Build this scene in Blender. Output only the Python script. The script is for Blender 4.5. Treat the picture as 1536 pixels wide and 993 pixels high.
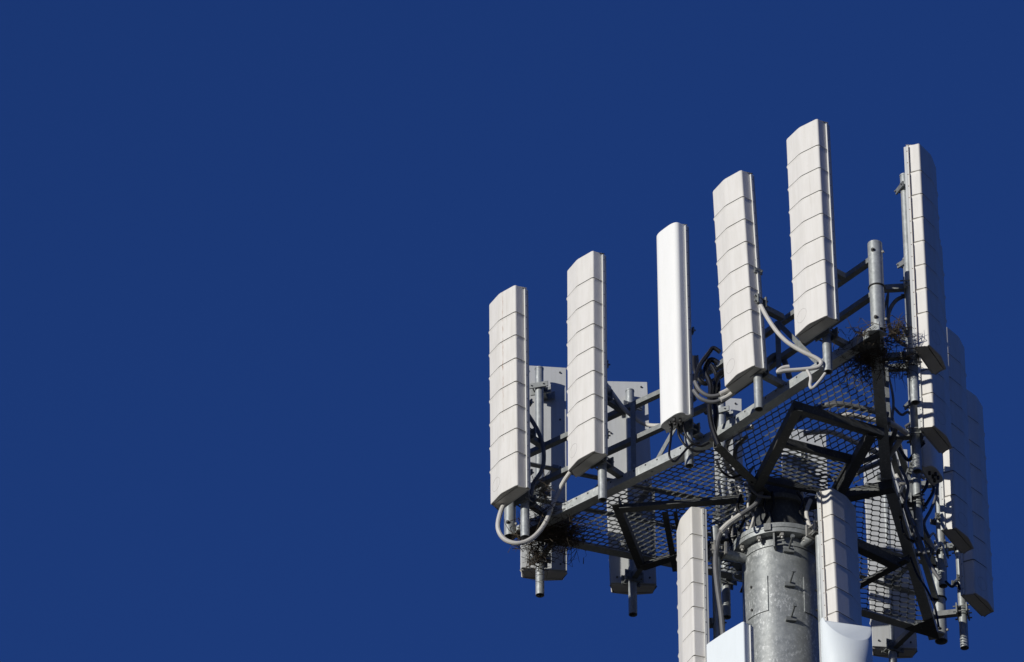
import bpy, math, random
from mathutils import Vector, Matrix
R = math.radians
random.seed(7)
S = bpy.context.scene
for o in list(bpy.data.objects): bpy.data.objects.remove(o)

# ------------------------------------------------------------------ camera
PITCH = R(36.0); FPX = 9000.0; CAMZ = 1.6
cd = bpy.data.cameras.new("camera"); cam = bpy.data.objects.new("camera", cd)
S.collection.objects.link(cam); S.camera = cam
cam.location = (0, 0, CAMZ); cam.rotation_euler = (R(90) + PITCH, 0, 0)
cd.sensor_width = 36; cd.lens = FPX / 1536 * 36
cd.clip_start = 0.5; cd.clip_end = 20000

# ------------------------------------------------------------------ sky, sun, exposure
SUN_AZ, SUN_EL = R(-46.5), R(15)
sunv = Vector((math.sin(SUN_AZ) * math.cos(SUN_EL), -math.cos(SUN_AZ) * math.cos(SUN_EL), math.sin(SUN_EL)))
w = bpy.data.worlds.new("World"); S.world = w; w.use_nodes = True
nt = w.node_tree; bg = nt.nodes["Background"]
sky = nt.nodes.new("ShaderNodeTexSky"); sky.sky_type = 'NISHITA'; sky.sun_disc = False
sky.sun_elevation = SUN_EL; sky.sun_rotation = math.atan2(sunv.x, sunv.y) % (2 * math.pi)
sky.altitude = 1200; sky.air_density = 1.0; sky.dust_density = 0.0; sky.ozone_density = 6.0
gm_ = nt.nodes.new("ShaderNodeGamma"); gm_.inputs['Gamma'].default_value = 0.6     # clear, polarised-looking air: flatter and deeper than the raw model
tn = nt.nodes.new("ShaderNodeMix"); tn.data_type = 'RGBA'; tn.blend_type = 'MULTIPLY'; tn.inputs[0].default_value = 1
tn.inputs[7].default_value = (0.178, 0.355, 0.915, 1)
nt.links.new(sky.outputs[0], gm_.inputs['Color']); nt.links.new(gm_.outputs[0], tn.inputs[6]); nt.links.new(tn.outputs[2], bg.inputs['Color'])
bg.inputs['Strength'].default_value = 0.123
sl = bpy.data.lights.new("sun", 'SUN'); sl.energy = 3.8; sl.angle = R(0.5); sl.color = (1.0, 0.97, 0.89)
so = bpy.data.objects.new("sun", sl); S.collection.objects.link(so)
so.rotation_euler = sunv.to_track_quat('Z', 'Y').to_euler(); so.location = (-30, -30, 60)
S.view_settings.view_transform = 'Standard'; S.view_settings.look = 'None'
S.view_settings.exposure = 0.0; S.view_settings.gamma = 1.0; S.view_settings.use_curve_mapping = False
S.render.engine = 'CYCLES'

# ------------------------------------------------------------------ survey helpers (sight line -> point on a real plane)
cp, sp = math.cos(PITCH), math.sin(PITCH)
def sight(u, v):
    x = (u - 768) / FPX; y = -(v - 496.5) / FPX
    return Vector((x, cp - y * sp, sp + y * cp))
def pz(u, v, z):
    d = sight(u, v); t = (z - CAMZ) / d.z; return Vector((d.x * t, d.y * t, z))
def py(u, v, Y):
    d = sight(u, v); t = Y / d.y; return Vector((d.x * t, Y, CAMZ + d.z * t))
_d = sight(1168, 752).normalized() * 60
Z0 = CAMZ + _d.z; AX = Vector((_d.x, _d.y, 0))
def pol(az, r, z=0): a = R(az); return AX + Vector((math.sin(a) * r, -math.cos(a) * r, Z0 + z))
def P(u, v, z=0): return pz(u, v, Z0 + z)

# ------------------------------------------------------------------ materials
def newmat(name):
    m = bpy.data.materials.new(name); m.use_nodes = True
    n = m.node_tree; return m, n, n.nodes['Principled BSDF']
def noise(n, scale, detail=4, vec=None, rough=.6):
    t = n.nodes.new('ShaderNodeTexNoise'); t.inputs['Scale'].default_value = scale
    t.inputs['Detail'].default_value = detail; t.inputs['Roughness'].default_value = rough
    if vec: n.links.new(vec, t.inputs['Vector'])
    return t.outputs['Fac']
def ramp(n, fac, stops):
    r = n.nodes.new('ShaderNodeValToRGB'); e = r.color_ramp.elements
    while len(e) < len(stops): e.new(0.5)
    for i, (p, c) in enumerate(stops):
        e[i].position = p; e[i].color = (*c, 1) if len(c) == 3 else c
    n.links.new(fac, r.inputs['Fac']); return r.outputs['Color']
def coords(n, scale=(1, 1, 1), loc=(0, 0, 0)):
    tc = n.nodes.new('ShaderNodeTexCoord'); mp = n.nodes.new('ShaderNodeMapping')
    mp.inputs['Scale'].default_value = scale; mp.inputs['Location'].default_value = loc
    n.links.new(tc.outputs['Object'], mp.inputs['Vector']); return mp.outputs['Vector']
def mix(n, fac, a, b, mode='MIX'):
    m = n.nodes.new('ShaderNodeMix'); m.data_type = 'RGBA'; m.blend_type = mode
    for sock, v in ((m.inputs[0], fac), (m.inputs[6], a), (m.inputs[7], b)):
        if isinstance(v, (int, float)): sock.default_value = v
        elif isinstance(v, tuple): sock.default_value = (*v, 1)
        else: n.links.new(v, sock)
    return m.outputs[2]
def bump(n, b, h, strength, dist=.01):
    bp = n.nodes.new('ShaderNodeBump'); bp.inputs['Strength'].default_value = strength
    bp.inputs['Distance'].default_value = dist
    n.links.new(h, bp.inputs['Height']); n.links.new(bp.outputs[0], b.inputs['Normal'])

def paint(name, c, dirt=.35, rough=.5, rust=False):
    m, n, b = newmat(name)
    oi = n.nodes.new('ShaderNodeObjectInfo')
    def shifted(v):      # every antenna wears its own dirt
        mu = n.nodes.new('ShaderNodeMath'); mu.operation = 'MULTIPLY'; mu.inputs[1].default_value = 37.0; n.links.new(oi.outputs['Random'], mu.inputs[0])
        ad = n.nodes.new('ShaderNodeVectorMath'); ad.operation = 'ADD'; n.links.new(v, ad.inputs[0]); n.links.new(mu.outputs[0], ad.inputs[1]); return ad.outputs[0]
    v = shifted(coords(n, (9, 9, .9))); st = noise(n, 2.2, 6, v, .65)
    v2 = shifted(coords(n)); bl = noise(n, 3.5, 5, v2)
    sp_ = noise(n, 60, 2, v2); drip = noise(n, 1.4, 7, shifted(coords(n, (26, 26, .55))), .7)
    dark = tuple(x * .72 * k for x, k in zip(c, (1, .97, .9)))
    col = mix(n, ramp(n, st, [(.42, (0, 0, 0)), (.75, (dirt,) * 3)]), c, dark)
    col = mix(n, ramp(n, bl, [(.35, (0, 0, 0)), (.8, (dirt * .8,) * 3)]), col, tuple(x * .8 for x in c))
    col = mix(n, ramp(n, sp_, [(.72, (0, 0, 0)), (.76, (.5,) * 3)]), col, tuple(x * .55 for x in c))
    col = mix(n, ramp(n, drip, [(.60, (0, 0, 0)), (.72, (dirt * .9,) * 3)]), col, tuple(x * .62 * k for x, k in zip(c, (1, .95, .86))))
    if rust:   # rusty run-off line down the middle of the front
        tc = n.nodes.new('ShaderNodeTexCoord'); sx = n.nodes.new('ShaderNodeSeparateXYZ')
        n.links.new(tc.outputs['Object'], sx.inputs[0])
        wob = noise(n, 3, 5, coords(n, (.01, .01, 4)))
        def mth(op, a, b_):
            q = n.nodes.new('ShaderNodeMath'); q.operation = op
            for i, t in enumerate((a, b_)):
                if isinstance(t, (int, float)): q.inputs[i].default_value = t
                else: n.links.new(t, q.inputs[i])
            return q.outputs[0]
        x = mth('ADD', sx.outputs[0], mth('MULTIPLY', mth('SUBTRACT', wob, .5), .03))
        d = mth('ABSOLUTE', mth('SUBTRACT', x, .045), 0)
        line = mth('LESS_THAN', d, .0075)
        br = ramp(n, noise(n, 5, 6, coords(n, (6, 6, 1.6))), [(.40, (.05,) * 3), (.62, (.75,) * 3)])
        z = ramp(n, mth('DIVIDE', sx.outputs[2], 2.55), [(0.0, (.0,) * 3), (.3, (.25,) * 3), (.6, (1,) * 3), (1, (.5,) * 3)])
        fac = mth('MULTIPLY', mth('MULTIPLY', line, br), z)
        col = mix(n, fac, col, (.30, .15, .07))
    n.links.new(col, b.inputs['Base Color']); b.inputs['Roughness'].default_value = rough
    b.inputs['Specular IOR Level'].default_value = .35
    bump(n, b, noise(n, 2.2, 3, v2), .12, .02)
    return m
def galv(name, base=.33, rough=.48, metal=.35, spangle=.5, scale=14):
    m, n, b = newmat(name); v = coords(n)
    vo = n.nodes.new('ShaderNodeTexVoronoi'); vo.inputs['Scale'].default_value = scale
    n.links.new(v, vo.inputs['Vector'])
    wv = noise(n, scale * .8, 6, v, .7)
    big = noise(n, 2.6, 5, v)
    c = mix(n, ramp(n, wv, [(.3, (0, 0, 0)), (.7, (1, 1, 1))]), tuple(base * k * .8 for k in (.94, 1, 1.0)), tuple(base * k * 1.15 for k in (.95, 1, 1.0)))
    wisp = noise(n, scale * 2.2, 8, coords(n, (1, 1, .55)), .75)
    both = mix(n, 1.0, ramp(n, wisp, [(.52, (0, 0, 0)), (.62, (spangle,) * 3)]), ramp(n, big, [(.40, (0, 0, 0)), (.62, (1, 1, 1))]), 'MULTIPLY')
    c = mix(n, both, c, (.74, .76, .75))
    c = mix(n, ramp(n, vo.outputs['Distance'], [(.0, (.18,) * 3), (.25, (0, 0, 0))]), c, (.7, .72, .72))
    c = mix(n, ramp(n, noise(n, 1.3, 6, coords(n, (4, 4, 1))), [(.5, (0, 0, 0)), (.75, (.35,) * 3)]), c, (.16, .15, .14))
    n.links.new(c, b.inputs['Base Color']); b.inputs['Metallic'].default_value = metal
    n.links.new(ramp(n, wv, [(.2, (rough - .12,) * 3), (.8, (rough + .15,) * 3)]), b.inputs['Roughness'])
    bump(n, b, wv, .12, .004)
    return m
def plain(name, c, rough=.5, metal=0, var=.35, scale=9):
    m, n, b = newmat(name)
    f = noise(n, scale, 5, coords(n))
    n.links.new(mix(n, ramp(n, f, [(.3, (0, 0, 0)), (.75, (1, 1, 1))]), tuple(x * (1 - var) for x in c), c), b.inputs['Base Color'])
    b.inputs['Roughness'].default_value = rough; b.inputs['Metallic'].default_value = metal
    return m
M = dict(
    paint=paint('weathered_offwhite_paint', (.70, .68, .645), .38),
    rusty=paint('offwhite_paint_with_rust_run', (.70, .68, .645), .5, rust=True),
    white=paint('clean_white_gelcoat', (.84, .84, .82), .12, .38),
    cool=paint('bright_white_gelcoat', (.74, .79, .81), .12, .35),
    back=paint('aluminium_back_panel', (.52, .53, .53), .4, .5),
    lip=paint('plate_edge', (.62, .62, .60), .3, .4),
    seal=plain('rust_tinted_seam', (.42, .33, .26), .7),
    galv=galv('galvanised_steel', .36, .45, .3, .45, 16),
    mast=galv('mottled_galvanised_mast', .29, .42, .3, .75, 19),
    beam=galv('galvanised_beam', .40, .5, .2, .7, 13),
    dull=galv('dull_galvanised_frame', .20, .55, .3, .25, 18),
    frame=galv('shade_darkened_underframe', .075, .65, .1, .1, 18),  # shade under the deck and at the mast neck is put into this colour
    mesh=galv('expanded_metal', .20, .5, .3, .2, 30),
    dark=plain('dark_weathered_steel', (.06, .06, .06), .6, .3),
    bolt=plain('zinc_bolt', (.45, .44, .41), .45, .4),
    rust=plain('rusty_steel', (.20, .10, .05), .8),
    hole=plain('dark_opening', (.01, .01, .01), .9),
    black=plain('black_cable_jacket', (.012, .012, .013), .25),
    grey=plain('grey_cable_jacket', (.16, .16, .165), .5),
    pale=plain('pale_cable_jacket', (.60, .58, .54), .45, 0, .15),
    twig=plain('dry_twigs', (.10, .075, .05), .85, 0, .6, 30),
    seam=plain('panel_joint_shade', (.26, .245, .22), .8, 0, .3, 20),  # crease shade of the rib grooves, painted in as a darker colour
    ring=plain('moulding_mark', (.52, .50, .47), .6),
)

# ------------------------------------------------------------------ mesh builder (world coordinates in, local out)
def frame_from(a, hint=Vector((0, 0, 1))):
    a = a.normalized()
    if abs(a.dot(hint)) > .97: hint = Vector((0, 1, 0)) if abs(a.y) < .9 else Vector((1, 0, 0))
    x = hint.cross(a).normalized(); y = a.cross(x); return x, y, a
class MB:
    def __init__(s): s.v = []; s.f = []
    def add(s, vs, fs):
        o = len(s.v); s.v += [Vector(p) for p in vs]; s.f += [tuple(i + o for i in f) for f in fs]; return s
    def box(s, c, X, Y, Z):     # centre + half-axis vectors
        vs = [c + X * a + Y * b + Z * d for d in (-1, 1) for b in (-1, 1) for a in (-1, 1)]
        return s.add(vs, [(0, 2, 3, 1), (4, 5, 7, 6), (0, 1, 5, 4), (2, 6, 7, 3), (0, 4, 6, 2), (1, 3, 7, 5)])
    def bar(s, a, b, wd, ht, hint=Vector((0, 0, 1))):
        x, y, z = frame_from(b - a, hint)
        return s.box((a + b) / 2, x * wd / 2, y * ht / 2, (b - a) / 2)
    def angle(s, a, b, leg, th, out, up=Vector((0, 0, 1))):   # L-section: vertical leg on the outer face, horizontal leg at its foot
        d = (b - a) / 2; c = (a + b) / 2
        s.box(c - out * th / 2, out * th / 2, up * leg / 2, d)
        return s.box(c - out * (th + leg / 2) - up * (leg / 2 - th / 2), out * leg / 2, up * th / 2, d)
    def ring(s, c, x, y, r, n): return [c + x * math.cos(2 * math.pi * i / n) * r + y * math.sin(2 * math.pi * i / n) * r for i in range(n)]
    def tube(s, pts, r, n=10, cap=True):
        o = len(s.v); m = len(pts); px = None
        for i, p in enumerate(pts):
            a = (pts[min(i + 1, m - 1)] - pts[max(i - 1, 0)])
            if a.length < 1e-9: a = Vector((0, 0, 1))
            a.normalize()
            if px is None: x, y, _ = frame_from(a)
            else: x = (px - a * px.dot(a)).normalized(); y = a.cross(x)
            px = x; rr = r[i] if isinstance(r, (list, tuple)) else r
            s.v += s.ring(p, x, y, rr, n)
        for i in range(m - 1):
            for k in range(n):
                k2 = (k + 1) % n
                s.f.append((o + i * n + k, o + i * n + k2, o + (i + 1) * n + k2, o + (i + 1) * n + k))
        if cap:
            s.f.append(tuple(o + k for k in reversed(range(n)))); s.f.append(tuple(o + (m - 1) * n + k for k in range(n)))
        return s
    def pipe(s, a, b, r, th=.006, n=24, depth=.25):          # tube open at its lower end a, closed at b
        x, y, z = frame_from(b - a); o = len(s.v)
        for c, rr in ((b, r), (a, r), (a, r - th), (a + z * depth, r - th)): s.v += s.ring(c, x, y, rr, n)
        for i in range(3):
            for k in range(n):
                k2 = (k + 1) % n; s.f.append((o + i * n + k, o + (i + 1) * n + k, o + (i + 1) * n + k2, o + i * n + k2))
        s.f.append(tuple(o + k for k in range(n))); s.f.append(tuple(o + 3 * n + k for k in reversed(range(n))))
        return s
    def loft(s, rings, cap=True):
        o = len(s.v); n = len(rings[0])
        for r in rings: s.v += r
        for i in range(len(rings) - 1):
            for k in range(n):
                k2 = (k + 1) % n; s.f.append((o + i * n + k, o + i * n + k2, o + (i + 1) * n + k2, o + (i + 1) * n + k))
        if cap:
            s.f.append(tuple(o + k for k in reversed(range(n)))); s.f.append(tuple(o + (len(rings) - 1) * n + k for k in range(n)))
        return s
    def build(s, name, mat, parent=None, root=None, smooth=35, bevel=0):
        me = bpy.data.meshes.new(name)
        rt = root or parent
        inv = rt['_inv'] if False else (ROOTM[rt.name].inverted() if rt is not None and rt.name in ROOTM else None)
        base = None
        if inv is None and parent is None:
            xs = [v.x for v in s.v]; ys = [v.y for v in s.v]; zs = [v.z for v in s.v]
            base = Vector(((min(xs) + max(xs)) / 2, (min(ys) + max(ys)) / 2, min(zs)))
            inv = Matrix.Translation(-base)
        me.from_pydata([tuple(inv @ v) for v in s.v], [], s.f); me.update()
        me.materials.append(M[mat])
        import bmesh
        bm = bmesh.new(); bm.from_mesh(me); bmesh.ops.recalc_face_normals(bm, faces=bm.faces); bm.to_mesh(me); bm.free()
        if smooth:
            me.polygons.foreach_set('use_smooth', [True] * len(me.polygons)); me.set_sharp_from_angle(angle=R(smooth))
        o = bpy.data.objects.new(name, me); S.collection.objects.link(o)
        if parent is not None: o.parent = parent; ROOTM[o.name] = ROOTM[rt.name]
        elif base is not None: o.location = base; ROOTM[o.name] = Matrix.Translation(base)
        if bevel:
            bv = o.modifiers.new('bevel', 'BEVEL'); bv.width = bevel; bv.segments = 2; bv.limit_method = 'ANGLE'
        return o
ROOTM = {}
def tag(o, label, cat, group=None, kind=None):
    if label: o['label'] = label
    if cat: o['category'] = cat
    if group: o['group'] = group
    if kind: o['kind'] = kind
    return o
def thing(name, mat, label, cat, group=None):
    o = bpy.data.objects.new(name, None); S.collection.objects.link(o); o.empty_display_size = .2
    o.matrix_world = mat; ROOTM[o.name] = mat.copy(); return tag(o, label, cat, group)
def at(p): return Matrix.Translation(p)
UP = Vector((0, 0, 1))
def nrm(az): return Vector((math.sin(R(az)), -math.cos(R(az)), 0))

# ------------------------------------------------------------------ ground
g = MB(); N = 64
g.add([(math.cos(2 * math.pi * i / N) * 6000, math.sin(2 * math.pi * i / N) * 6000, 0) for i in range(N)], [tuple(range(N))])
gm, gn, gb = newmat('dry_grass_ground')
gn.links.new(ramp(gn, noise(gn, .05, 8, coords(gn)), [(.3, (.020, .020, .011)), (.7, (.040, .033, .020))]), gb.inputs['Base Color'])
gb.inputs['Roughness'].default_value = .95; M['ground'] = gm
o = g.build('ground', 'ground', smooth=0); o['kind'] = 'structure'

# ------------------------------------------------------------------ platform outline (seen from below)
T, MT, L, MB_, Rr, MR = P(1319, 494), P(1070, 657), P(770, 803), P(1122, 874), P(1409, 958), P(1338, 716)
hub = AX + Vector((0, 0, Z0))
outline = [T, MR, Rr, MB_, L, MT]
def inside(p, poly):
    c = False; j = len(poly) - 1
    for i in range(len(poly)):
        a, b = poly[i], poly[j]
        if (a.y > p.y) != (b.y > p.y) and p.x < (b.x - a.x) * (p.y - a.y) / (b.y - a.y) + a.x: c = not c
        j = i
    return c

# ------------------------------------------------------------------ mast
mast = thing('monopole_mast', at(AX.copy()), 'mottled galvanised steel mast tube carrying the triangular antenna platform', 'mast')
ZF = -.63
def cyl(c, r0, r1, z0, z1, n=72):
    return MB().loft([[Vector((c.x + math.cos(2 * math.pi * i / n) * r, c.y + math.sin(2 * math.pi * i / n) * r, z)) for i in range(n)] for z, r in ((z0, r0), (z1, r1))])
RM = .384
def mast_r(z): return RM + (Z0 + ZF - z) * .0065
b = cyl(AX, mast_r(.2), RM, .0, Z0 + ZF - .16); b.build('lower_tube', 'mast', mast)
b = cyl(AX, RM + .008, RM + .008, Z0 + ZF - .155, Z0 + ZF - .057); b.build('collar', 'mast', mast)
b = cyl(AX, .485, .485, Z0 + ZF - .055, Z0 + ZF - .008); b.build('lower_flange', 'galv', mast)
b = cyl(AX, .485, .485, Z0 + ZF, Z0 + ZF + .05); b.build('upper_flange', 'galv', mast)
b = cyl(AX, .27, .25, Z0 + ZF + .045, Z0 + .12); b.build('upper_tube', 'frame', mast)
b = cyl(AX, .29, .29, Z0 - .14, Z0 - .09); b.build('hub_collar', 'dull', mast)
for k in range(12):
    az = -165 + k * 30 + 15; p = pol(az, .445, ZF - .057)
    m = MB(); m.tube([p - UP * .035, p], .026, 6); m.tube([p - UP * .058, p - UP * .035], .014, 8)
    m.build('flange_bolt', 'bolt', mast)
for k in range(8):
    az = k * 45 + 10; n_ = nrm(az); t_ = Vector((-n_.y, n_.x, 0)); c0 = pol(az, .262, ZF + .05)
    MB().loft([[c0 + n_ * a + UP * h + t_ * s_ for a, h in ((0, 0), (.15, 0), (.15, .03), (0, .16))] for s_ in (-.006, .006)]).build('gusset', 'frame', mast, smooth=0)
for k in (0, 1, 2, 5, 6, 7, 8, 9, 10):
    z = -.845 - k * .405; az = 9; n_ = nrm(az); t_ = Vector((-n_.y, n_.x, 0)); p = pol(az, mast_r(Z0 + z) - .004, z)
    m = MB(); m.box(p + n_ * .016 - UP * .012, t_ * .052, n_ * .02, UP * .022)
    m.tube([p + n_ * .02 + UP * .004, p + n_ * .215 + UP * .022], .0105, 10); m.tube([p + n_ * .212 + UP * .021, p + n_ * .232 + UP * .023], .022, 12)
    m.build('step_bolt', 'dull', mast)
for a0, a1 in ((-62, -23), (31, 72)):     # two curved access covers
    m = MB(); n_ = 16; ri = mast_r(Z0 - 1.35)
    rows = []
    for z in (-1.54, -1.13):
        for rr in (ri - .006, ri + .011):
            rows.append([pol(a0 + (a1 - a0) * i / n_, rr, z) for i in range(n_ + 1)])
    o_ = 0; m.v = rows[0] + rows[1] + rows[2] + rows[3]; q = n_ + 1
    for i in range(n_):
        for A, B in ((0, 1), (1, 3), (3, 2), (2, 0)): m.f.append((A * q + i, A * q + i + 1, B * q + i + 1, B * q + i))
    for i in (0, n_): m.f.append((i, q + i, 3 * q + i, 2 * q + i))
    m.build('access_cover', 'mast', mast)
    for aa in ((a0 + 12, -1.47), (a0 + 12, -1.20)) if a0 < 0 else ((a0 + 24, -1.45), (a0 + 24, -1.22)):
        n2 = nrm(aa[0]); p = pol(aa[0], ri + .010, aa[1])
        MB().tube([p, p + n2 * .014], .013, 8).build('cover_screw', 'dark', mast)
for az, z in ((-84, -.93), (62, -.93)):
    n_ = nrm(az); t_ = Vector((-n_.y, n_.x, 0)); p = pol(az, RM, z)
    pts = [p + n_ * (.0 + .095 * math.sin(math.pi * k / 10)) + UP * (.055 * math.cos(math.pi * k / 10)) for k in range(11)]
    MB().tube(pts, .011, 8).build('lifting_loop', 'bolt', mast)
m = MB(); n_ = nrm(-14); t_ = Vector((-n_.y, n_.x, 0)); p = pol(-17, .496, ZF)
m.box(p, t_ * .035, n_ * .008, UP * .04); m.box(pol(-10, .43, ZF - .14), t_ * .008, n_ * .04, UP * .08)
for k in range(3):
    q_ = pol(-9, .43 , ZF - .09 - k * .045); m.tube([q_, q_ + t_ * .09], .009, 8)
m.build('flange_clip', 'dull', mast)

# ------------------------------------------------------------------ platform
plat = thing('antenna_platform', at(hub), 'triangular galvanised platform with expanded metal mesh deck seen from below', 'platform')
cent = sum(outline, Vector()) / 6
def outward(a, b):
    d = (b - a).normalized(); n = Vector((d.y, -d.x, 0))
    return n if n.dot((a + b) / 2 - hub) > 0 else -n
for a, b_ in ((T, MT), (MT, L), (L, MB_), (MB_, Rr), (Rr, MR), (MR, T)):
    o_ = outward(a, b_); d = (b_ - a).normalized()
    m = MB(); zc = UP * .045
    m.angle(a + zc - d * 0, b_ + zc, .10, .009, o_)
    Ln = (b_ - a).length; hm = MB(); k = .12
    i_ = 0
    while k < Ln - .1:
        c = a + d * k + zc + UP * (.028 if i_ % 2 else .024) + o_ * .0005
        hm.tube([c, c + o_ * .0015], .0095, 10); k += .15; i_ += 1
    nb = len(m.f); m.add(hm.v, hm.f); be = m.build('edge_beam', 'beam', plat, smooth=0); be.data.materials.append(M['hole'])
    for pi, pl_ in enumerate(be.data.polygons): pl_.material_index = 1 if pi >= nb else 0
# inner beams
F1, F2 = P(1190, 598), P(1326, 640)        # forward cross beam near the pipe corner
G1, G2 = P(928, 742), P(966, 838)          # left cross beam
H1, H2 = P(1364, 829), P(1225, 905)        # right cross beam
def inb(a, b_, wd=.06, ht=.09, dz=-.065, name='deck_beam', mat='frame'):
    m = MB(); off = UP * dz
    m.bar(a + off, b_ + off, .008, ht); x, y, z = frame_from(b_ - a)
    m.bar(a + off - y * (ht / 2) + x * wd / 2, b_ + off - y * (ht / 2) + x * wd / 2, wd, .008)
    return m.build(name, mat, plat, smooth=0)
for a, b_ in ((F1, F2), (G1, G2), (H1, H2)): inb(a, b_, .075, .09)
nb_ = 0
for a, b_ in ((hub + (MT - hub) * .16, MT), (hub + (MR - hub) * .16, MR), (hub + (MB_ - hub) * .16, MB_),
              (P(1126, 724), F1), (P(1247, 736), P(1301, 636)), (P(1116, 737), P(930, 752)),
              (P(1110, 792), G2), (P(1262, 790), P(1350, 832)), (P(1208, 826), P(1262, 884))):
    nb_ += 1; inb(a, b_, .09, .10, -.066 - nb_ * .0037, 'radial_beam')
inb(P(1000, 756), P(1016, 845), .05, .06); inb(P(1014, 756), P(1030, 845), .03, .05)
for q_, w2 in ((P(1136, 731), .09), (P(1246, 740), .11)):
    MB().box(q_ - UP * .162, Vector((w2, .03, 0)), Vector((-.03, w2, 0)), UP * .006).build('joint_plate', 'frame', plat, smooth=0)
# raised hatch frame round the mast head
HZ = .02
hp = [P(1172, 657), P(1276, 684), P(1247, 736), P(1140, 714)]
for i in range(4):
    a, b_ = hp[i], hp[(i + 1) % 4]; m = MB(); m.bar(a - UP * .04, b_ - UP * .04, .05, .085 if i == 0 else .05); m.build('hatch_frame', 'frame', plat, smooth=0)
# corner gusset plates
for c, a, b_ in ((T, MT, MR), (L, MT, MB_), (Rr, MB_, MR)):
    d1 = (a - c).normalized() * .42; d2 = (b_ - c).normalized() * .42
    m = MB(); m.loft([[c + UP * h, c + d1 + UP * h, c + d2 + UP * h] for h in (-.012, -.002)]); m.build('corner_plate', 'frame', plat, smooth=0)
# expanded metal
def expanded(name, poly, axis, LW=.125, SW=.052, wd=.013, th=.0028, tilt=38, z=.012, hole=None, bond=.022):
    s_ = Vector((axis.x, axis.y, 0)).normalized(); t_ = Vector((-s_.y, s_.x, 0))
    if t_.y > 0: t_ = -t_
    o_ = poly[0]; ss = [(p - o_).dot(s_) for p in poly]; tt = [(p - o_).dot(t_) for p in poly]
    m = MB(); h = SW / 2
    tv = (t_ * math.cos(R(tilt)) + UP * math.sin(R(tilt))) * wd / 2
    nv = (t_ * math.sin(R(tilt)) - UP * math.cos(R(tilt))) * th / 2
    j0, j1 = int(min(tt) / SW) - 1, int(max(tt) / SW) + 1; k0, k1 = int(min(ss) / (LW / 2)) - 1, int(max(ss) / (LW / 2)) + 2
    for j in range(j0, j1 * 2 + 2 if False else j1 + 1):
        for mir in (0, 1):
            base_t = j * SW + (h if mir else 0)
            prev = None
            for k in range(k0, k1):
                up_ = (k % 2 == 0) ^ bool(mir)
                tc = base_t + (h * .5 if up_ else -h * .5) * .92
                for sgn in (-1, 1):
                    p = o_ + s_ * (k * LW / 2 + sgn * bond / 2) + t_ * tc + UP * z
                    ok = inside(p, poly) and not (hole and inside(p, hole))
                    if prev is not None and ok and prev[1]:
                        q = prev[0]; vs = []
                        for e in (q, p): vs += [e - tv - nv, e + tv - nv, e + tv + nv, e - tv + nv]
                        m.add(vs, [(0, 1, 5, 4), (1, 2, 6, 5), (2, 3, 7, 6), (3, 0, 4, 7)])
                    prev = (p, ok)
    return m.build(name, 'mesh', plat, smooth=0)
expanded('mesh_panel', [hub, MT, T, MR], T - hub, LW=.165, SW=.080, hole=hp)
expanded('mesh_panel', [hub, MB_, L, MT], L - hub, LW=.13, SW=.078, hole=hp)
expanded('mesh_panel', [hub, MR, Rr, MB_], Rr - hub, bond=.03, tilt=30, wd=.013, LW=.15, SW=.10, hole=hp)
expanded('hatch_mesh', hp, Vector((1, .12, 0)), LW=.15, SW=.07, z=.0, wd=.016)

# ------------------------------------------------------------------ corner posts
POST = {}
def post(c, label, r, zlo, zhi):
    o_ = MB(); p0 = Vector((c.x, c.y, Z0 + zlo)); p1 = Vector((c.x, c.y, Z0 + zhi))
    t = thing('corner_post', at(p0), label, 'steel post', 'upright pipes at the platform corners')
    o_.pipe(p0, p1, r, .007, 32, .8); o_.build('pipe', 'galv', t)
    for h in (1.07, .26) if r > .07 else (.93, .12): 
        if h < zhi:
            p = Vector((c.x, c.y, Z0 + h)); dd = nrm(-20)
            b2 = MB(); b2.tube([p + dd * (r - .01), p + dd * (r + .025)], .013, 6); b2.tube([p + dd * (r - .01), p + dd * (r + .008)], .021, 12)
            b2.build('through_bolt', 'dark', t)
            dd = nrm(62); MB().tube([p + dd * (r - .01), p + dd * (r + .02)], .014, 6).build('through_bolt', 'bolt', t)
    pts = [Vector((c.x + math.cos(k / 24 * 2 * math.pi) * (r + .006), c.y + math.sin(k / 24 * 2 * math.pi) * (r + .006), Z0 + (.66 if r > .07 else .52))) for k in range(25)]
    MB().tube(pts, .008, 8).build('clamp_band', 'dark', t)
    return t
Tp, Lp, Rp = P(1318, 497, .14), P(765, 803), P(1412, 962)
post(Tp, 'mottled grey steel pipe standing open-ended above the nearest corner', .072, .14, 1.19)
post(Lp, 'grey steel pipe at the left corner below the rust-streaked antenna', .060, -.02, 1.02)
post(Rp, 'dark open-ended steel pipe at the far right lower corner', .066, .0, 1.02)

# ------------------------------------------------------------------ guard rails
def lerp(a, b_, t): return a + (b_ - a) * t
def rail(a, m_, b_, label, diag=()):
    t = thing('guard_rail', at(a + UP * .5), label, 'guard rail', 'guard rails between the corner posts')
    for h in (.92, .50):
        k = MB()
        for p, q in ((a, m_), (m_, b_)):
            o_ = outward(p, q); k.angle(p + UP * h, q + UP * h, .055, .006, o_)
        k.build('rail_bar', 'dull', t, smooth=0)
    for s0, s1 in diag:
        k = MB(); f = lambda s_: lerp(a, m_, s_ * 2) if s_ < .5 else lerp(m_, b_, s_ * 2 - 1)
        k.bar(f(s0) + UP * .92, f(s1) + UP * .0, .01, .05); k.build('diagonal_brace', 'dull', t, smooth=0)
    for s0 in (.3, .7):
        k = MB(); f = lambda s_: lerp(a, m_, s_ * 2) if s_ < .5 else lerp(m_, b_, s_ * 2 - 1)
        k.bar(f(s0) + UP * .03, f(s0) + UP * .92, .05, .05, Vector((0, 1, 0))); k.build('rail_stanchion', 'dull', t, smooth=0)
Tp = Vector((Tp.x, Tp.y, Z0))
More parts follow.
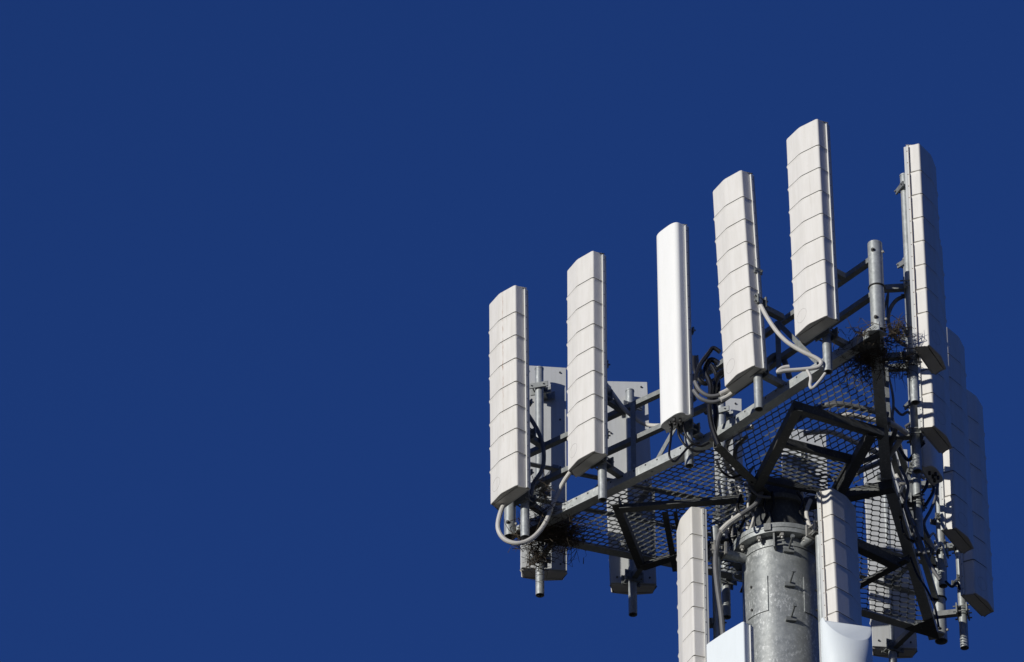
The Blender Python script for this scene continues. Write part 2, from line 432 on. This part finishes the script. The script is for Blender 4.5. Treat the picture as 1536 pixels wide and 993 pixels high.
rail(Tp.copy() + Vector((-.04, .02, .12)), MT + Vector((.05, .05, 0)), Lp, 'steel angle rails and braces behind the five sunlit left side antennas', ((.52, .66), (.3, .16)))
rail(Lp, MB_, Rp, 'steel angle rails behind the deck, in front of the antennas seen from behind', ((.2, .08), (.62, .5)))
rail(Rp, MR, Tp + Vector((.03, .05, .0)), 'shaded steel rails along the right edge beside the right side antennas', ((.3, .44),))

# ------------------------------------------------------------------ antennas
def prof_panel(w_, ds, bulge, lip=0.0, r=.016):
    pts = [(w_, 0), (w_, -ds + r + .006), (w_, -ds + r)]
    for k in range(1, 4): a = k / 4 * math.pi / 2; pts.append((w_ - r + r * math.cos(a), -ds + r - r * math.sin(a) * .9))
    xs = [.90, .55, .25, .07, -.07, -.25, -.55, -.90]; ys = [.10, .47, .80, .98, .98, .80, .47, .10]
    for x, y in zip(xs, ys): pts.append((w_ * x, -ds - bulge * y))
    for k in range(3, 0, -1): a = k / 4 * math.pi / 2; pts.append((-(w_ - r + r * math.cos(a)), -ds + r - r * math.sin(a) * .9))
    pts += [(-w_, -ds + r), (-w_, -ds + r + .006), (-w_, 0)]
    return pts
def prof_round(w_, ds, bulge, n=18):
    pts = [(w_, 0), (w_, -ds)]
    for k in range(1, n): a = math.pi * k / n; pts.append((w_ * math.copysign(abs(math.cos(a)) ** .62, math.cos(a)), -ds - bulge * math.sin(a) ** .62))
    pts += [(-w_, -ds), (-w_, 0)]
    return pts
def offs(pts, d):
    out = []; n = len(pts)
    for i, (x, y) in enumerate(pts):
        if y > -1e-6: out.append((x + math.copysign(d, x), y)); continue
        a, b_ = pts[i - 1], pts[(i + 1) % n]; tx, ty = b_[0] - a[0], b_[1] - a[1]; l = math.hypot(tx, ty)
        nx, ny = ty / l, -tx / l
        if nx * x + ny * (y + .03) < 0: nx, ny = -nx, -ny
        out.append((x + nx * d, y + ny * d))
    return out
def edge_near(p, seq):
    best = None
    for a, b_ in zip(seq[:-1], seq[1:]):
        ab = b_ - a; t = max(0, min(1, (p - a).dot(ab) / ab.length_squared)); q = a + ab * t
        if best is None or (q - p).length < (best - p).length: best = q
    return best
def antenna(label, az, cb, zb, ct, H, corner, kind='ribbed', w_=.218, ds=.135, bulge=.034, mat='paint', pipe=None, pz0=-.34, ptop=None,
            edge=None, ribs=True, group='ribbed panel antennas', seam=False, ports=False, arms=(.10, .92)):
    """cb/ct: sight lines to the near lower / upper corner; zb: height of the lower edge over the deck; H: height."""
    Pb = P(cb[0], cb[1], zb); Pt = P(ct[0], ct[1], zb + H)
    a = (Pt - Pb); Ln = a.length; a.normalize()
    lean = math.degrees(math.acos(min(1, a.z)))
    X = Vector((math.cos(R(az)), math.sin(R(az)), 0)); X = (X - a * X.dot(a)).normalized(); Y = a.cross(X)
    pf = prof_round(w_, ds, bulge) if kind == 'round' else prof_panel(w_, ds, bulge)
    cx = w_ if corner[0] == 'R' else -w_
    cy = -ds if corner[1] == 'F' else 0
    O = Pb - X * cx - Y * cy
    mw = Matrix(((X.x, Y.x, a.x, O.x), (X.y, Y.y, a.y, O.y), (X.z, Y.z, a.z, O.z), (0, 0, 0, 1)))
    t = thing('panel_antenna', mw, label, 'antenna', group)
    W = lambda x, y, z: O + X * x + Y * y + a * z
    rings = []; gr = []
    def R_(z, d): rings.append([W(x, y, z) for x, y in offs(pf, d)])
    R_(0.0, -.030); R_(0.0, -.012); R_(.004, -.004); R_(.014, 0)
    if ribs:
        n_ = max(1, round((Ln - .76) / .293)); z = .40; step = (Ln - .76) / n_
        for i in range(n_ + 1):
            zc = z + i * step
            R_(zc - .030, 0); R_(zc - .002, .010); R_(zc, -.013); gr.append(len(rings) - 1); R_(zc + .014, -.016); R_(zc + .017, .001); R_(zc + .03, 0)
    R_(Ln - .012, 0); R_(Ln - .003, -.004); R_(Ln, -.014); R_(Ln, -.030)
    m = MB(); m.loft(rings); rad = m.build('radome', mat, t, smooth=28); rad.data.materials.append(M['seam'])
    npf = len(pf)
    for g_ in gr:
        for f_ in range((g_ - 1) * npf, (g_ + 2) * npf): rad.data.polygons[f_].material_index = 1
    wn = rad.modifiers.new('weighted_normal', 'WEIGHTED_NORMAL'); wn.keep_sharp = True; wn.weight = 90
    # back plate with a folded lip
    m = MB(); e = .016
    m.box(W(0, .014, Ln / 2), X * (w_ + e), Y * .0135, a * (Ln / 2 - .01))
    m.build('back_plate', 'back', t, smooth=0, bevel=.003)
    for sx in (-1, 1):
        m = MB(); m.box(W(sx * (w_ + e / 2 + .003), -.012, Ln / 2), X * (e / 2 + .001), Y * .0105, a * (Ln / 2 - .012)); m.build('side_lip', 'lip', t, smooth=0)
    sm = MB()
    for k in range(17):
        for sx in (-1, 1):
            q = W(sx * (w_ + e + .002), -.008, .08 + k * (Ln - .16) / 16); sm.tube([q, q + X * sx * .004], .0055, 6)
    for k in range(5):
        for sx in (-1, 1):
            q = W(sx * (w_ - .05), .028, .08 + k * (Ln - .16) / 4); sm.tube([q, q + Y * .012], .010, 6)
    sm.build('rivets', 'rust' if seam else 'dark', t)
    if seam:
        MB().box(W(-(w_ + e + .0045), -.0235, Ln / 2), X * .0015, Y * .0012, a * (Ln / 2 - .02)).build('rust_line', 'rust', t, smooth=0)
    if kind != 'round' and ribs:   # faint round moulding mark low on the front
        pts = [W(-.04 + .075 * math.cos(k / 28 * 2 * math.pi) - .05, 0, .17 + .075 * math.sin(k / 28 * 2 * math.pi)) for k in range(29)]
        out = []
        for p in pts:
            lx = (p - O).dot(X); 
            yy = None
            for (x0, y0), (x1, y1) in zip(pf[:-1], pf[1:]):
                if x1 <= lx <= x0 and x0 != x1 and y0 < -ds * .9: yy = y0 + (y1 - y0) * (lx - x0) / (x1 - x0)
            out.append(p + Y * ((yy if yy is not None else -ds) + .0006))
        MB().tube(out, .0022, 5).build('moulding_mark', 'ring', rad, root=t)
    # mounting pipe (vertical) and brackets
    if pipe is not None:
        pp = P(pipe[0], pipe[1], pz0)
    else:
        c = W(0, .20, 0); pp = Vector((c.x, c.y, Z0 + pz0))
    top = ptop if ptop is not None else (zb + H * .55 if -60 < az < 0 else zb + H * .86)
    pt = Vector((pp.x, pp.y, Z0 + top))
    MB().pipe(pp, pt, .0445, .005, 24, .3).build('mounting_pipe', 'galv', t)
    mcap = MB(); mcap.tube([pt - UP * .002, pt + UP * .012], .048, 24); mcap.build('pipe_cap', 'galv', t)
    for fz in (.16, (.84 if (abs(az) > 100 or az > 0) else .5) if Ln > 1.5 else .7):
        q = W(0, .03, Ln * fz); c = Vector((pp.x, pp.y, q.z)); d = c - q
        if d.length < .02: continue
        dn = d.normalized(); sd = UP.cross(dn).normalized()
        m = MB(); m.bar(q, c - dn * .03, .09, .06); 
        hw = .11 if abs(az) > 100 else (.08 if az > 0 else .045)
        m.box(c - dn * .055, sd * hw, dn * .008, UP * .035); m.box(c + dn * .058, sd * hw, dn * .008, UP * .03)
        for s_ in (-1, 1): m.tube([c - dn * .10 + sd * s_ * min(.065, hw - .012), c + dn * .085 + sd * s_ * min(.065, hw - .012)], .008, 8)
        m.box(q + dn * .004, sd * (hw + .01), dn * .006, a * .05)
        m.build('clamp_bracket', 'dull' if kind != 'x' else 'bolt', t, smooth=0)
    if edge is not None:
        for h in arms:
            c = Vector((pp.x, pp.y, Z0 + h)); e_ = edge_near(Vector((pp.x, pp.y, Z0)), edge); e_ = Vector((e_.x, e_.y, Z0 + h)); d = (e_ - c)
            if d.length < .03: d = -nrm(az) * .1
            dn = d.normalized(); sd = UP.cross(dn).normalized(); m = MB()
            m.bar(c + dn * .03, c + d + dn * .03, .06, .06); m.box(c - dn * .052, sd * .10, dn * .007, UP * .05); m.box(c + dn * .052, sd * .10, dn * .007, UP * .06)
            for s_ in (-1, 1):
                for z_ in (-.03, .03): m.tube([c - dn * .085 + sd * s_ * .075 + UP * z_, c + dn * .09 + sd * s_ * .075 + UP * z_], .008, 8)
            m.build('standoff_arm', 'dull', t, smooth=0)
    if ports:
        for (x, y) in ((-.07, -.05), (.0, -.06), (.07, -.05), (-.03, -.1), (.04, -.1)):
            q = W(x, y, 0); MB().tube([q + a * .005, q - a * .035], .014, 10).build('cable_port', 'dark', t)
    print('ANT', label[:34], 'lean %.1f len %.2f' % (lean, Ln), 'off', tuple(round(x, 2) for x in (mw.inverted() @ Vector((pp.x, pp.y, O.z)))[:2]))
    return t, W, pp
TLs = [T, MT, L]; TRs = [T, MR, Rr]; LRs = [L, MB_, Rr]
gL = 'ribbed antennas along the sunlit left edge'
A = {}
A[1] = antenna('ribbed off-white antenna with a thin rust streak down its front, leftmost of all', -51.5, (775.6, 727), .06, (772.5, 426.5), 2.52, 'RF', mat='rusty', pipe=(787.5, 806), edge=TLs, group=gL)
A[2] = antenna('clean ribbed off-white antenna directly right of the rust-streaked one', -53, (891, 676), .06, (889, 375), 2.52, 'RF', pipe=(904, 750), edge=TLs, group=gL)
A[3] = antenna('smooth white round-fronted slim antenna standing between ribbed ones on the left edge', -50, (1029, 621), .10, (1022, 335), 2.42, 'RF', kind='round', w_=.165, ds=.06, bulge=.085, mat='white', pipe=(1034, 699), edge=TLs, ribs=False, group='smooth slim antennas', ports=True)
A[4] = antenna('ribbed off-white antenna directly right of the smooth white slim one', -50, (1131, 547.5), .06, (1111.5, 254), 2.48, 'RF', pipe=(1138.5, 614), edge=TLs, group=gL)
A[5] = antenna('tallest-standing ribbed antenna, sunlit, left of the big grey corner pipe', -47, (1240, 472.7), .06, (1225.5, 177), 2.52, 'RF', pipe=(1242, 558), edge=TLs, group=gL)
gR = 'ribbed antennas along the shaded right edge'
A[6] = antenna('ribbed antenna right of the big corner pipe with a bright narrow side and shaded front', 64, (1394, 517), .0, (1379, 214), 2.54, 'LF', pipe=(1373, 604), edge=TRs, group=gR, seam=True, pz0=-.46, ptop=2.28)
A[7] = antenna('shaded ribbed antenna directly below and behind the one nearest the corner pipe', 61, (1401, 638), .06, (1386, 336), 2.54, 'LF', pipe=(1376, 707), edge=TRs, group=gR)
A[8] = antenna('smooth slim antenna with black cables hanging from it in the shaded right row', 66, (1389, 700), .12, (1377, 404), 2.44, 'LF', kind='round', w_=.165, ds=.05, bulge=.09, mat='white', pipe=(1379, 808), edge=TRs, ribs=False, group='smooth slim antennas', ports=True)
A[9] = antenna('shaded ribbed antenna with a sun-flecked narrow side, second from the lower right end', 61, (1434, 791), .06, (1420, 489), 2.54, 'LF', pipe=(1415, 879), edge=TRs, group=gR)
A[10] = antenna('shaded ribbed antenna farthest right and lowest of the right row', 59, (1463, 889), .06, (1446, 580), 2.56, 'LF', pipe=(1447, 972), edge=TRs, group=gR)
gB = 'antennas seen from behind across the deck'
kw = dict(ds=.15, ribs=True, group=gB)
A[11] = antenna('antenna seen from behind at far left, its back plate behind a grey pipe with twigs', 186, (847.7, 859), .08, (846.5, 552.6), 2.56, 'LB', pipe=(810, 893), ptop=2.47, edge=LRs, **kw)
A[12] = antenna('antenna seen from behind between the second sunlit antenna and the smooth slim one', 184, (982, 879), .08, (968, 574), 2.56, 'LB', pipe=(949.5, 922), ptop=2.44, edge=LRs, **kw)
A[13] = antenna('narrow antenna seen from behind in the gap above the perforated edge beam', 186, (1114, 842), .5, (1109.5, 599), 2.02, 'LB', pipe=(1090, 926), ptop=2.4, edge=LRs, w_=.13, ds=.10, ribs=True, group=gB)
A[14] = antenna('antenna seen from behind through the mesh just right of the mast head', 188, (1246, 955), .08, (1236, 648), 2.56, 'LB', pipe=(1214, 1000), ptop=2.4, edge=LRs, **kw)
A[15] = antenna('antenna seen from behind through the mesh at lower right, its bottom below the deck', 186, (1373, 976), .08, (1358, 675), 2.54, 'LB', pipe=(1341, 1026), ptop=2.4, edge=LRs, **kw)
gN = 'ribbed antennas on arms from the mast'
A[16] = antenna('ribbed antenna left of the mast flange, lit front turned far left', -72, (1042.5, 1071), -2.86, (1036, 759), 2.56, 'RF', group=gN, pz0=-3.1, ptop=-.5)
A[17] = antenna('ribbed antenna right of the mast with shaded front and rust-dotted sunlit side', 52, (1262, 1042), -2.86, (1246, 729.5), 2.56, 'LF', group=gN, pz0=-3.1, ptop=-.5, seam=True)
# bright smooth antennas below
A[18] = antenna('bright white flat-topped smooth antenna at the bottom edge left of the mast', -45, (1121, 1191), -4.2, (1115, 931), 2.15, 'RF', w_=.25, ds=.10, bulge=.008, mat='cool', ribs=False, group='bright smooth antennas at the bottom', pz0=-4.5, ptop=-2.3)

def chamfer_antenna():
    az = 20; top = P(1267, 937, -2.15); H = 2.1; w_ = .255
    n_ = nrm(az); X = Vector((math.cos(R(az)), math.sin(R(az)), 0)); Y = -n_
    O = Vector((top.x, top.y, top.z - H)); mw = Matrix(((X.x, Y.x, 0, O.x), (X.y, Y.y, 0, O.y), (0, 0, 1, O.z), (0, 0, 0, 1)))
    t = thing('panel_antenna', mw, 'bright white round-fronted smooth antenna with a chamfered top right of the mast', 'antenna', 'bright smooth antennas at the bottom')
    W = lambda x, y, z: O + X * x + Y * y + UP * z
    pf = [(w_, 0), (w_, -.03)] + [(w_ * math.cos(math.pi * k / 28), -.03 - .19 * math.sin(math.pi * k / 28)) for k in range(1, 28)] + [(-w_, -.03), (-w_, 0)]
    rings = []
    for z in (0, .01, .6, 1.2, 1.6): rings.append([W(x, y, z) for x, y in (offs(pf, -.01) if z == 0 else pf)])
    def topz(y): return H - max(0, (-y - .05)) * 1.75
    rings.append([W(x, y, topz(y) - .012) for x, y in pf])
    rings.append([W(x * .985, y * .97, topz(y)) for x, y in pf])
    m = MB(); m.loft(rings); m.build('radome', 'cool', t, smooth=40)
    m = MB(); m.box(W(0, .014, H / 2), X * (w_ + .006), Y * .0135, UP * (H / 2 - .02)); m.build('back_plate', 'back', t, smooth=0)
    c = W(0, .16, 0); pp = Vector((c.x, c.y, Z0 - 4.4)); MB().pipe(pp, Vector((c.x, c.y, Z0 - 2.3)), .0445).build('mounting_pipe', 'galv', t)
    for fz in (.5, 1.7):
        MB().box(W(0, .09, fz), X * .08, Y * .06, UP * .03).build('clamp_bracket', 'dull', t, smooth=0)
    return pp
ppB = chamfer_antenna()

# arms from the mast to the lower antennas
def mast_arm(pp, z, label, r=.052):
    p = Vector((pp.x, pp.y, Z0 + z)); c = AX + UP * (Z0 + z); d = (p - c).normalized()
    t = thing('support_arm', at(c + d * RM), label, 'support arm', 'pipe arms clamped to the mast')
    MB().tube([c + d * (RM - .02), p - d * .03], r, 20).build('arm_pipe', 'galv', t)
    sd = UP.cross(d).normalized(); m = MB(); m.box(p - d * .06, sd * .12, d * .01, UP * .07); m.box(p + d * .055, sd * .12, d * .008, UP * .06)
    for s_ in (-1, 1):
        for z_ in (-.04, .04): m.tube([p - d * .09 + sd * s_ * .09 + UP * z_, p + d * .09 + sd * s_ * .09 + UP * z_], .009, 8)
    m.build('clamp_plate', 'bolt', t, smooth=0)
mast_arm(A[16][2], -.78, 'dark grey pipe arm reaching left from the mast to the ribbed antenna')
mast_arm(A[17][2], -.72, 'pale pipe arm reaching right from under the mast flange to the ribbed antenna')
mast_arm(A[18][2], -2.9, 'pipe arm reaching forward left to the bright flat-topped antenna')
mast_arm(ppB, -2.9, 'pipe arm reaching forward right to the bright round-fronted antenna')

# ------------------------------------------------------------------ cables
def smooth(pts, n=7):
    out = []; m = len(pts)
    for i in range(m - 1):
        p0, p1, p2, p3 = pts[max(i - 1, 0)], pts[i], pts[i + 1], pts[min(i + 2, m - 1)]
        for k in range(n):
            t = k / n
            out.append(.5 * ((2 * p1) + (p2 - p0) * t + (2 * p0 - 5 * p1 + 4 * p2 - p3) * t * t + (3 * p1 - p0 - 3 * p2 + p3) * t ** 3))
    out.append(pts[-1]); return out
def cable(pts, r, mat, label, group='coaxial cables'):
    return tag(MB().tube(smooth(pts), r, 10).build('coaxial_cable', mat), label, 'cable', group)
def cy(px, Y, dys=None):
    return [py(u, v, Y + (dys[i] if dys else 0)) for i, (u, v) in enumerate(px)]
y1 = A[1][2].y; y2 = A[2][2].y; y3 = A[3][2].y; y4 = A[4][2].y; y5 = A[5][2].y; y6 = A[6][2].y
cable(cy([(762, 745), (751, 768), (747, 792), (757, 809), (778, 815), (800, 806), (818, 784), (832, 750), (846, 722), (862, 700)], y1 - .08, [.1, .05, 0, 0, 0, .03, .1, .15, .1, .05]), .024, 'pale', 'thick pale cable looping below the rust-streaked antenna')
cable(cy([(792, 622), (806, 645), (815, 672), (814, 702), (800, 726), (796, 745)], y1 + .12), .022, 'grey', 'grey cable bowing down right of the rust-streaked antenna')
cable(cy([(908, 575), (920, 592), (938, 615), (958, 631), (975, 638), (996, 638)], y2 + .1, [0, 0, .05, .1, .1, .0]), .022, 'pale', 'grey-to-pale cable running from second antenna to base of smooth slim antenna')
cable(cy([(1008, 636), (1006, 660), (1004, 683), (1012, 692), (1024, 680), (1036, 668), (1050, 664)], y3 - .1), .012, 'black', 'shiny black cable hanging in a deep loop under smooth slim antenna')
cable(cy([(1018, 634), (1018, 652), (1028, 668), (1044, 677), (1058, 676)], y3 - .1), .012, 'black', 'lower black cable curving behind pipe under smooth slim antenna')
cable(cy([(1024, 632), (1028, 650), (1038, 664), (1052, 669), (1064, 664)], y3 - .12), .012, 'black', 'upper black cable curving behind pipe under smooth slim antenna')
cable(cy([(1141, 458), (1152, 478), (1166, 498), (1182, 514), (1205, 528), (1224, 537), (1232, 544), (1226, 551), (1205, 554), (1180, 556), (1167, 558), (1174, 552), (1184, 550)], y5 - .05), .021, 'pale', 'pale cable sweeping down in an S under the tallest-standing antenna')
cable(cy([(1210, 554), (1216, 566), (1215, 578), (1219, 582), (1229, 572), (1238, 560)], y5 - .05), .016, 'pale', 'short pale cable making a V below the tallest-standing antenna')
cable(cy([(1357, 444), (1345, 450), (1336, 462), (1332, 478), (1336, 494), (1347, 511), (1366, 522)], y6 + .1), .020, 'grey', 'grey cable bowing between corner pipe and the first right side antenna')
cable(cy([(1320, 500), (1332, 440), (1331, 470), (1336, 505)], y6 + .15), .010, 'grey', 'thin grey cable running down beside the big corner pipe')
cable(cy([(1138, 556), (1150, 543), (1163, 533), (1174, 537), (1180, 552), (1184, 566)], y4 + .4), .030, 'grey', 'thick dark hose arching right of the fourth sunlit antenna')
cable(cy([(1094, 583), (1080, 592), (1064, 594), (1050, 586), (1042, 572)], y4 + .3), .020, 'grey', 'upper of two hoses below the fourth sunlit antenna')
cable(cy([(1098, 590), (1082, 600), (1066, 603), (1050, 597), (1040, 585)], y4 + .3), .020, 'grey', 'lower of two hoses below the fourth sunlit antenna')
for i, (px, r_) in enumerate((([(1080, 528), (1070, 522), (1063, 530), (1050, 548), (1043, 570), (1046, 590)], .022), ([(1078, 545), (1066, 540), (1058, 556), (1066, 580), (1064, 610), (1068, 640), (1078, 668)], .028),
                              ([(1086, 556), (1076, 566), (1070, 590), (1074, 625), (1068, 660)], .03), ([(1042, 535), (1044, 560), (1056, 575), (1072, 570), (1088, 560)], .024), ([(1060, 540), (1072, 556), (1078, 580), (1070, 606), (1058, 620)], .022))):
    cable(cy(px, y4 + .45 + i * .06), r_, 'black', ('black hose arching highest out of the tangle beside the smooth slim antenna', 'black hose running lowest down to the beam from the tangle beside the smooth slim antenna', 'thickest black hose of the tangle, close against the fourth sunlit antenna', 'black hose sagging sideways across the tangle beside the smooth slim antenna', 'short black hose in the middle of the tangle beside the smooth slim antenna')[i], 'tangled black hoses behind the left edge')
# bundle running over the deck, seen through the mesh
def cdk(px, z=.06): return [P(u, v, z) for u, v in px]
for i, (px, mat, r_, lab) in enumerate((
        ([(1180, 640), (1215, 618), (1250, 606), (1290, 612), (1332, 622)], 'grey', .03, 'grey cable over the mesh nearest the front corner nest'),
        ([(1240, 628), (1270, 622), (1300, 628), (1334, 634), (1360, 650)], 'pale', .026, 'pale cable over the mesh just behind the front cross beam'),
        ([(1205, 650), (1245, 648), (1280, 662), (1310, 676), (1336, 690)], 'pale', .026, 'pale cable over the mesh in front of the hatch'),
        ([(1262, 722), (1290, 706), (1318, 694), (1336, 680), (1350, 660)], 'pale', .03, 'pale cable slanting over the mesh right of the hatch'),
        ([(1275, 700), (1300, 690), (1330, 676), (1345, 640)], 'grey', .026, 'grey cable slanting over the mesh right of the hatch'),
        ([(1110, 720), (1092, 700), (1088, 676), (1100, 650), (1130, 640)], 'pale', .026, 'pale cable curling over the mesh left of the mast head'),
        ([(1118, 716), (1104, 700), (1104, 672), (1120, 655)], 'grey', .022, 'grey cable curling over the mesh left of the mast head'))):
    cable(cdk(px), r_, mat, lab, 'cables lying on the mesh deck')
# cables dropping beside the mast head
for i, (u0, u1, mat) in enumerate(((1078, 1096, 'pale'), (1088, 1090, 'pale'), (1098, 1104, 'grey'), (1108, 1098, 'pale'), (1118, 1128, 'grey'), (1128, 1122, 'pale'), (1136, 1132, 'grey'), (1104, 1112, 'black'), (1124, 1138, 'black'))):
    Yc = AX.y + .45 + (i % 3) * .06
    cable(cy([(u0, 722 + (i * 7) % 13), (u0 + 4, 748), ((u0 + u1) / 2 - 4, 775), (u1, 800), (u1 + 2, 840)], Yc), .014 + .004 * (i % 3), mat, mat + ' cable hanging ' + ('leftmost', 'second from left', 'third from left', 'fourth from left', 'third from right', 'second from right', 'rightmost', 'in front near the middle', 'in front toward the mast')[i] + ' in the bundle left of the mast head', 'cables dropping beside the mast head')
cable(cy([(1142, 738), (1134, 756), (1112, 772), (1092, 786), (1078, 806), (1073, 840), (1076, 880), (1082, 925), (1086, 975), (1088, 1010)], AX.y - .35), .026, 'grey', 'long grey hose running down between left ribbed antenna and mast')
cable(cy([(1110, 773), (1092, 786), (1081, 797)], AX.y - .38), .028, 'pale', 'sunlit stretch painted pale on the hose left of the mast flange')  # sunlight on the grey hose, put in as a pale overlay
cable(cy([(1216, 750), (1210, 766), (1212, 782), (1220, 798), (1230, 810)], AX.y - .30), .022, 'pale', 'pale cable dropping onto the mast flange at its right')
y8 = A[8][2].y
cable(cy([(1392, 706), (1391, 724), (1384, 738), (1370, 746), (1356, 757)], y8 - .05), .017, 'black', 'black cable curving left from the slim antenna in the shaded right row')
cable(cy([(1400, 714), (1400, 736), (1392, 752), (1382, 768)], y8), .017, 'black', 'middle black cable below the slim antenna in the shaded right row')
cable(cy([(1407, 722), (1404, 745), (1396, 765), (1386, 786), (1394, 806)], y8 + .1), .016, 'grey', 'grey cable below the slim antenna in the shaded right row')
for i, px in enumerate(([(1358, 640), (1372, 634), (1383, 650), (1378, 672)], [(1346, 668), (1362, 690), (1374, 676), (1386, 664)], [(1350, 700), (1362, 728), (1358, 760), (1372, 790)], [(1352, 740), (1376, 800), (1392, 842), (1410, 870)], [(1390, 800), (1402, 822), (1412, 815), (1420, 850)])):
    cable(cy(px, A[7][2].y + .1 + i * .35), .016 + .003 * (i % 2), ('grey', 'black', 'grey', 'grey', 'pale')[i],
          ('grey cable hooked under the shaded antenna behind the first right one', 'black cable crossing the right edge beam', 'grey cable following the right edge beam down', 'grey cable running slantwise to the lower right corner', 'pale cable by the lower right clamp')[i], 'cables behind the right row')

for px, lab in (([(1099, 580), (1090, 586), (1080, 591)], 'upper pale sleeve under the fourth sunlit antenna'), ([(1101, 588), (1091, 595), (1081, 600)], 'lower pale sleeve under the fourth sunlit antenna')):
    cable(cy(px, y4 + .28), .0235, 'pale', lab, 'pale sleeves on the hoses')
yn = AX.y - .32
for px, r_, mat, lab, dy in (
        ([(1150, 742), (1146, 758), (1150, 772), (1146, 786)], .014, 'black', 'black cable down the front of the mast neck', 0),
        ([(1158, 738), (1160, 756), (1156, 770), (1160, 784)], .012, 'black', 'thin black cable down the middle of the mast neck', 0),
        ([(1196, 738), (1204, 752), (1200, 768), (1208, 782)], .014, 'black', 'black cable on the right flank of the mast neck', .02),
        ([(1130, 700), (1122, 716), (1128, 734), (1140, 744), (1156, 746)], .014, 'grey', 'grey cable hooked round the beams at the mast head', -.1),
        ([(1075, 690), (1082, 706), (1098, 716), (1116, 712), (1128, 724)], .012, 'black', 'thin black cable sagging under the mesh left of the mast head', -.2),
        ([(1112, 742), (1106, 762), (1116, 778), (1108, 796)], .017, 'black', 'black cable curling down left of the mast neck', .05),
        ([(1126, 742), (1122, 760), (1130, 774), (1126, 792), (1120, 806)], .013, 'pale', 'thin pale cable close left of the mast neck', .02),
        ([(1100, 780), (1094, 802), (1098, 822), (1090, 842)], .015, 'black', 'black cable hanging behind the hose left of the mast', .3),
        ([(1206, 700), (1224, 714), (1240, 712), (1252, 722)], .014, 'grey', 'grey cable sagging under the hatch right side', -.1)):
    cable(cy(px, yn + dy), r_, mat, lab, 'cables at the mast neck')
yr = A[8][2].y
for px, r_, mat, lab, dy in (
        ([(1332, 560), (1340, 600), (1338, 640), (1346, 672)], .013, 'grey', 'thin grey cable down the right beam below the corner nest', -.7),
        ([(1340, 610), (1352, 622), (1362, 618), (1370, 626)], .014, 'grey', 'grey cable reaching from the right beam to the first right pipe', -.6),
        ([(1350, 772), (1356, 800), (1370, 812), (1384, 806)], .013, 'black', 'black cable hooked below the middle right pipe', .1),
        ([(1386, 788), (1392, 806), (1400, 800), (1406, 812), (1402, 830)], .012, 'pale', 'thin pale cable with a kink by the second lowest right pipe', .3),
        ([(1384, 808), (1396, 824), (1394, 842), (1404, 858)], .012, 'grey', 'thin grey cable beside the second lowest right pipe', .35),
        ([(1366, 836), (1376, 862), (1390, 884), (1402, 910), (1408, 940)], .012, 'black', 'black cable along the lowest stretch of the right beam', .5),
        ([(1418, 872), (1428, 880), (1436, 874), (1440, 884)], .014, 'black', 'short black cable hooking toward the lowest right pipe', .6),
        ([(1354, 660), (1366, 652), (1378, 660), (1384, 676), (1376, 694)], .012, 'black', 'thin black cable looped round the second right pipe', -.2),
        ([(1344, 712), (1352, 724), (1366, 722), (1378, 714), (1388, 718)], .020, 'pale', 'pale conduit across the bend of the right beam', 0),
        ([(1346, 690), (1352, 740), (1366, 790), (1380, 830)], .016, 'grey', 'straight grey conduit parallel to the right beam', .1)):
    cable(cy(px, yr + dy), r_, mat, lab, 'cables behind the right row')

# ------------------------------------------------------------------ twigs of old nests
def nest(name, label, centres, n, seed):
    rnd = random.Random(seed); m = MB()
    for c, rad, k in centres:
        for i in range(int(n * k)):
            th = rnd.uniform(0, 2 * math.pi); rr = min(abs(rnd.gauss(0, .5)), 1.15) 
            p = c + Vector((math.cos(th) * rr * rad.x, math.sin(th) * rr * rad.y, rnd.gauss(0, .5) * rad.z))
            d = Vector((rnd.gauss(0, 1), rnd.gauss(0, 1), rnd.gauss(0, .45))).normalized(); l = rnd.uniform(.07, .3)
            b_ = Vector((rnd.gauss(0, 1), rnd.gauss(0, 1), rnd.gauss(0, 1))) * l * .12
            r_ = rnd.uniform(.0018, .0045)
            m.tube([p - d * l / 2, p - d * l * .15 + b_, p + d * l * .2 + b_ * .7, p + d * l / 2], [r_, r_ * .9, r_ * .8, r_ * .4], 4, False)
    return tag(m.build(name, 'twig', smooth=0), label, 'nest', 'old nests of twigs')
V = Vector
nest('bird_nest', 'messy old twig nest clogging the mesh around the left corner', [(P(828, 796, .03), V((.32, .42, .08)), 1.0), (P(806, 832, -.12), V((.12, .12, .2)), .2), (P(784, 800, -.02), V((.12, .15, .16)), .10), (P(815, 742, .15), V((.10, .12, .2)), .07), (P(850, 805, -.04), V((.25, .35, .12)), .3)], 620, 1)
nest('bird_nest', 'messy old twig nest around the foot of the big corner pipe', [(P(1303, 536, .02), V((.36, .5, .05)), 1.0), (P(1346, 498, .12), V((.07, .12, .12)), .16), (P(1352, 548, -.05), V((.14, .2, .12)), .10), (P(1300, 500, .05), V((.22, .1, .06)), .05)], 560, 2)

bpy.context.view_layer.update()
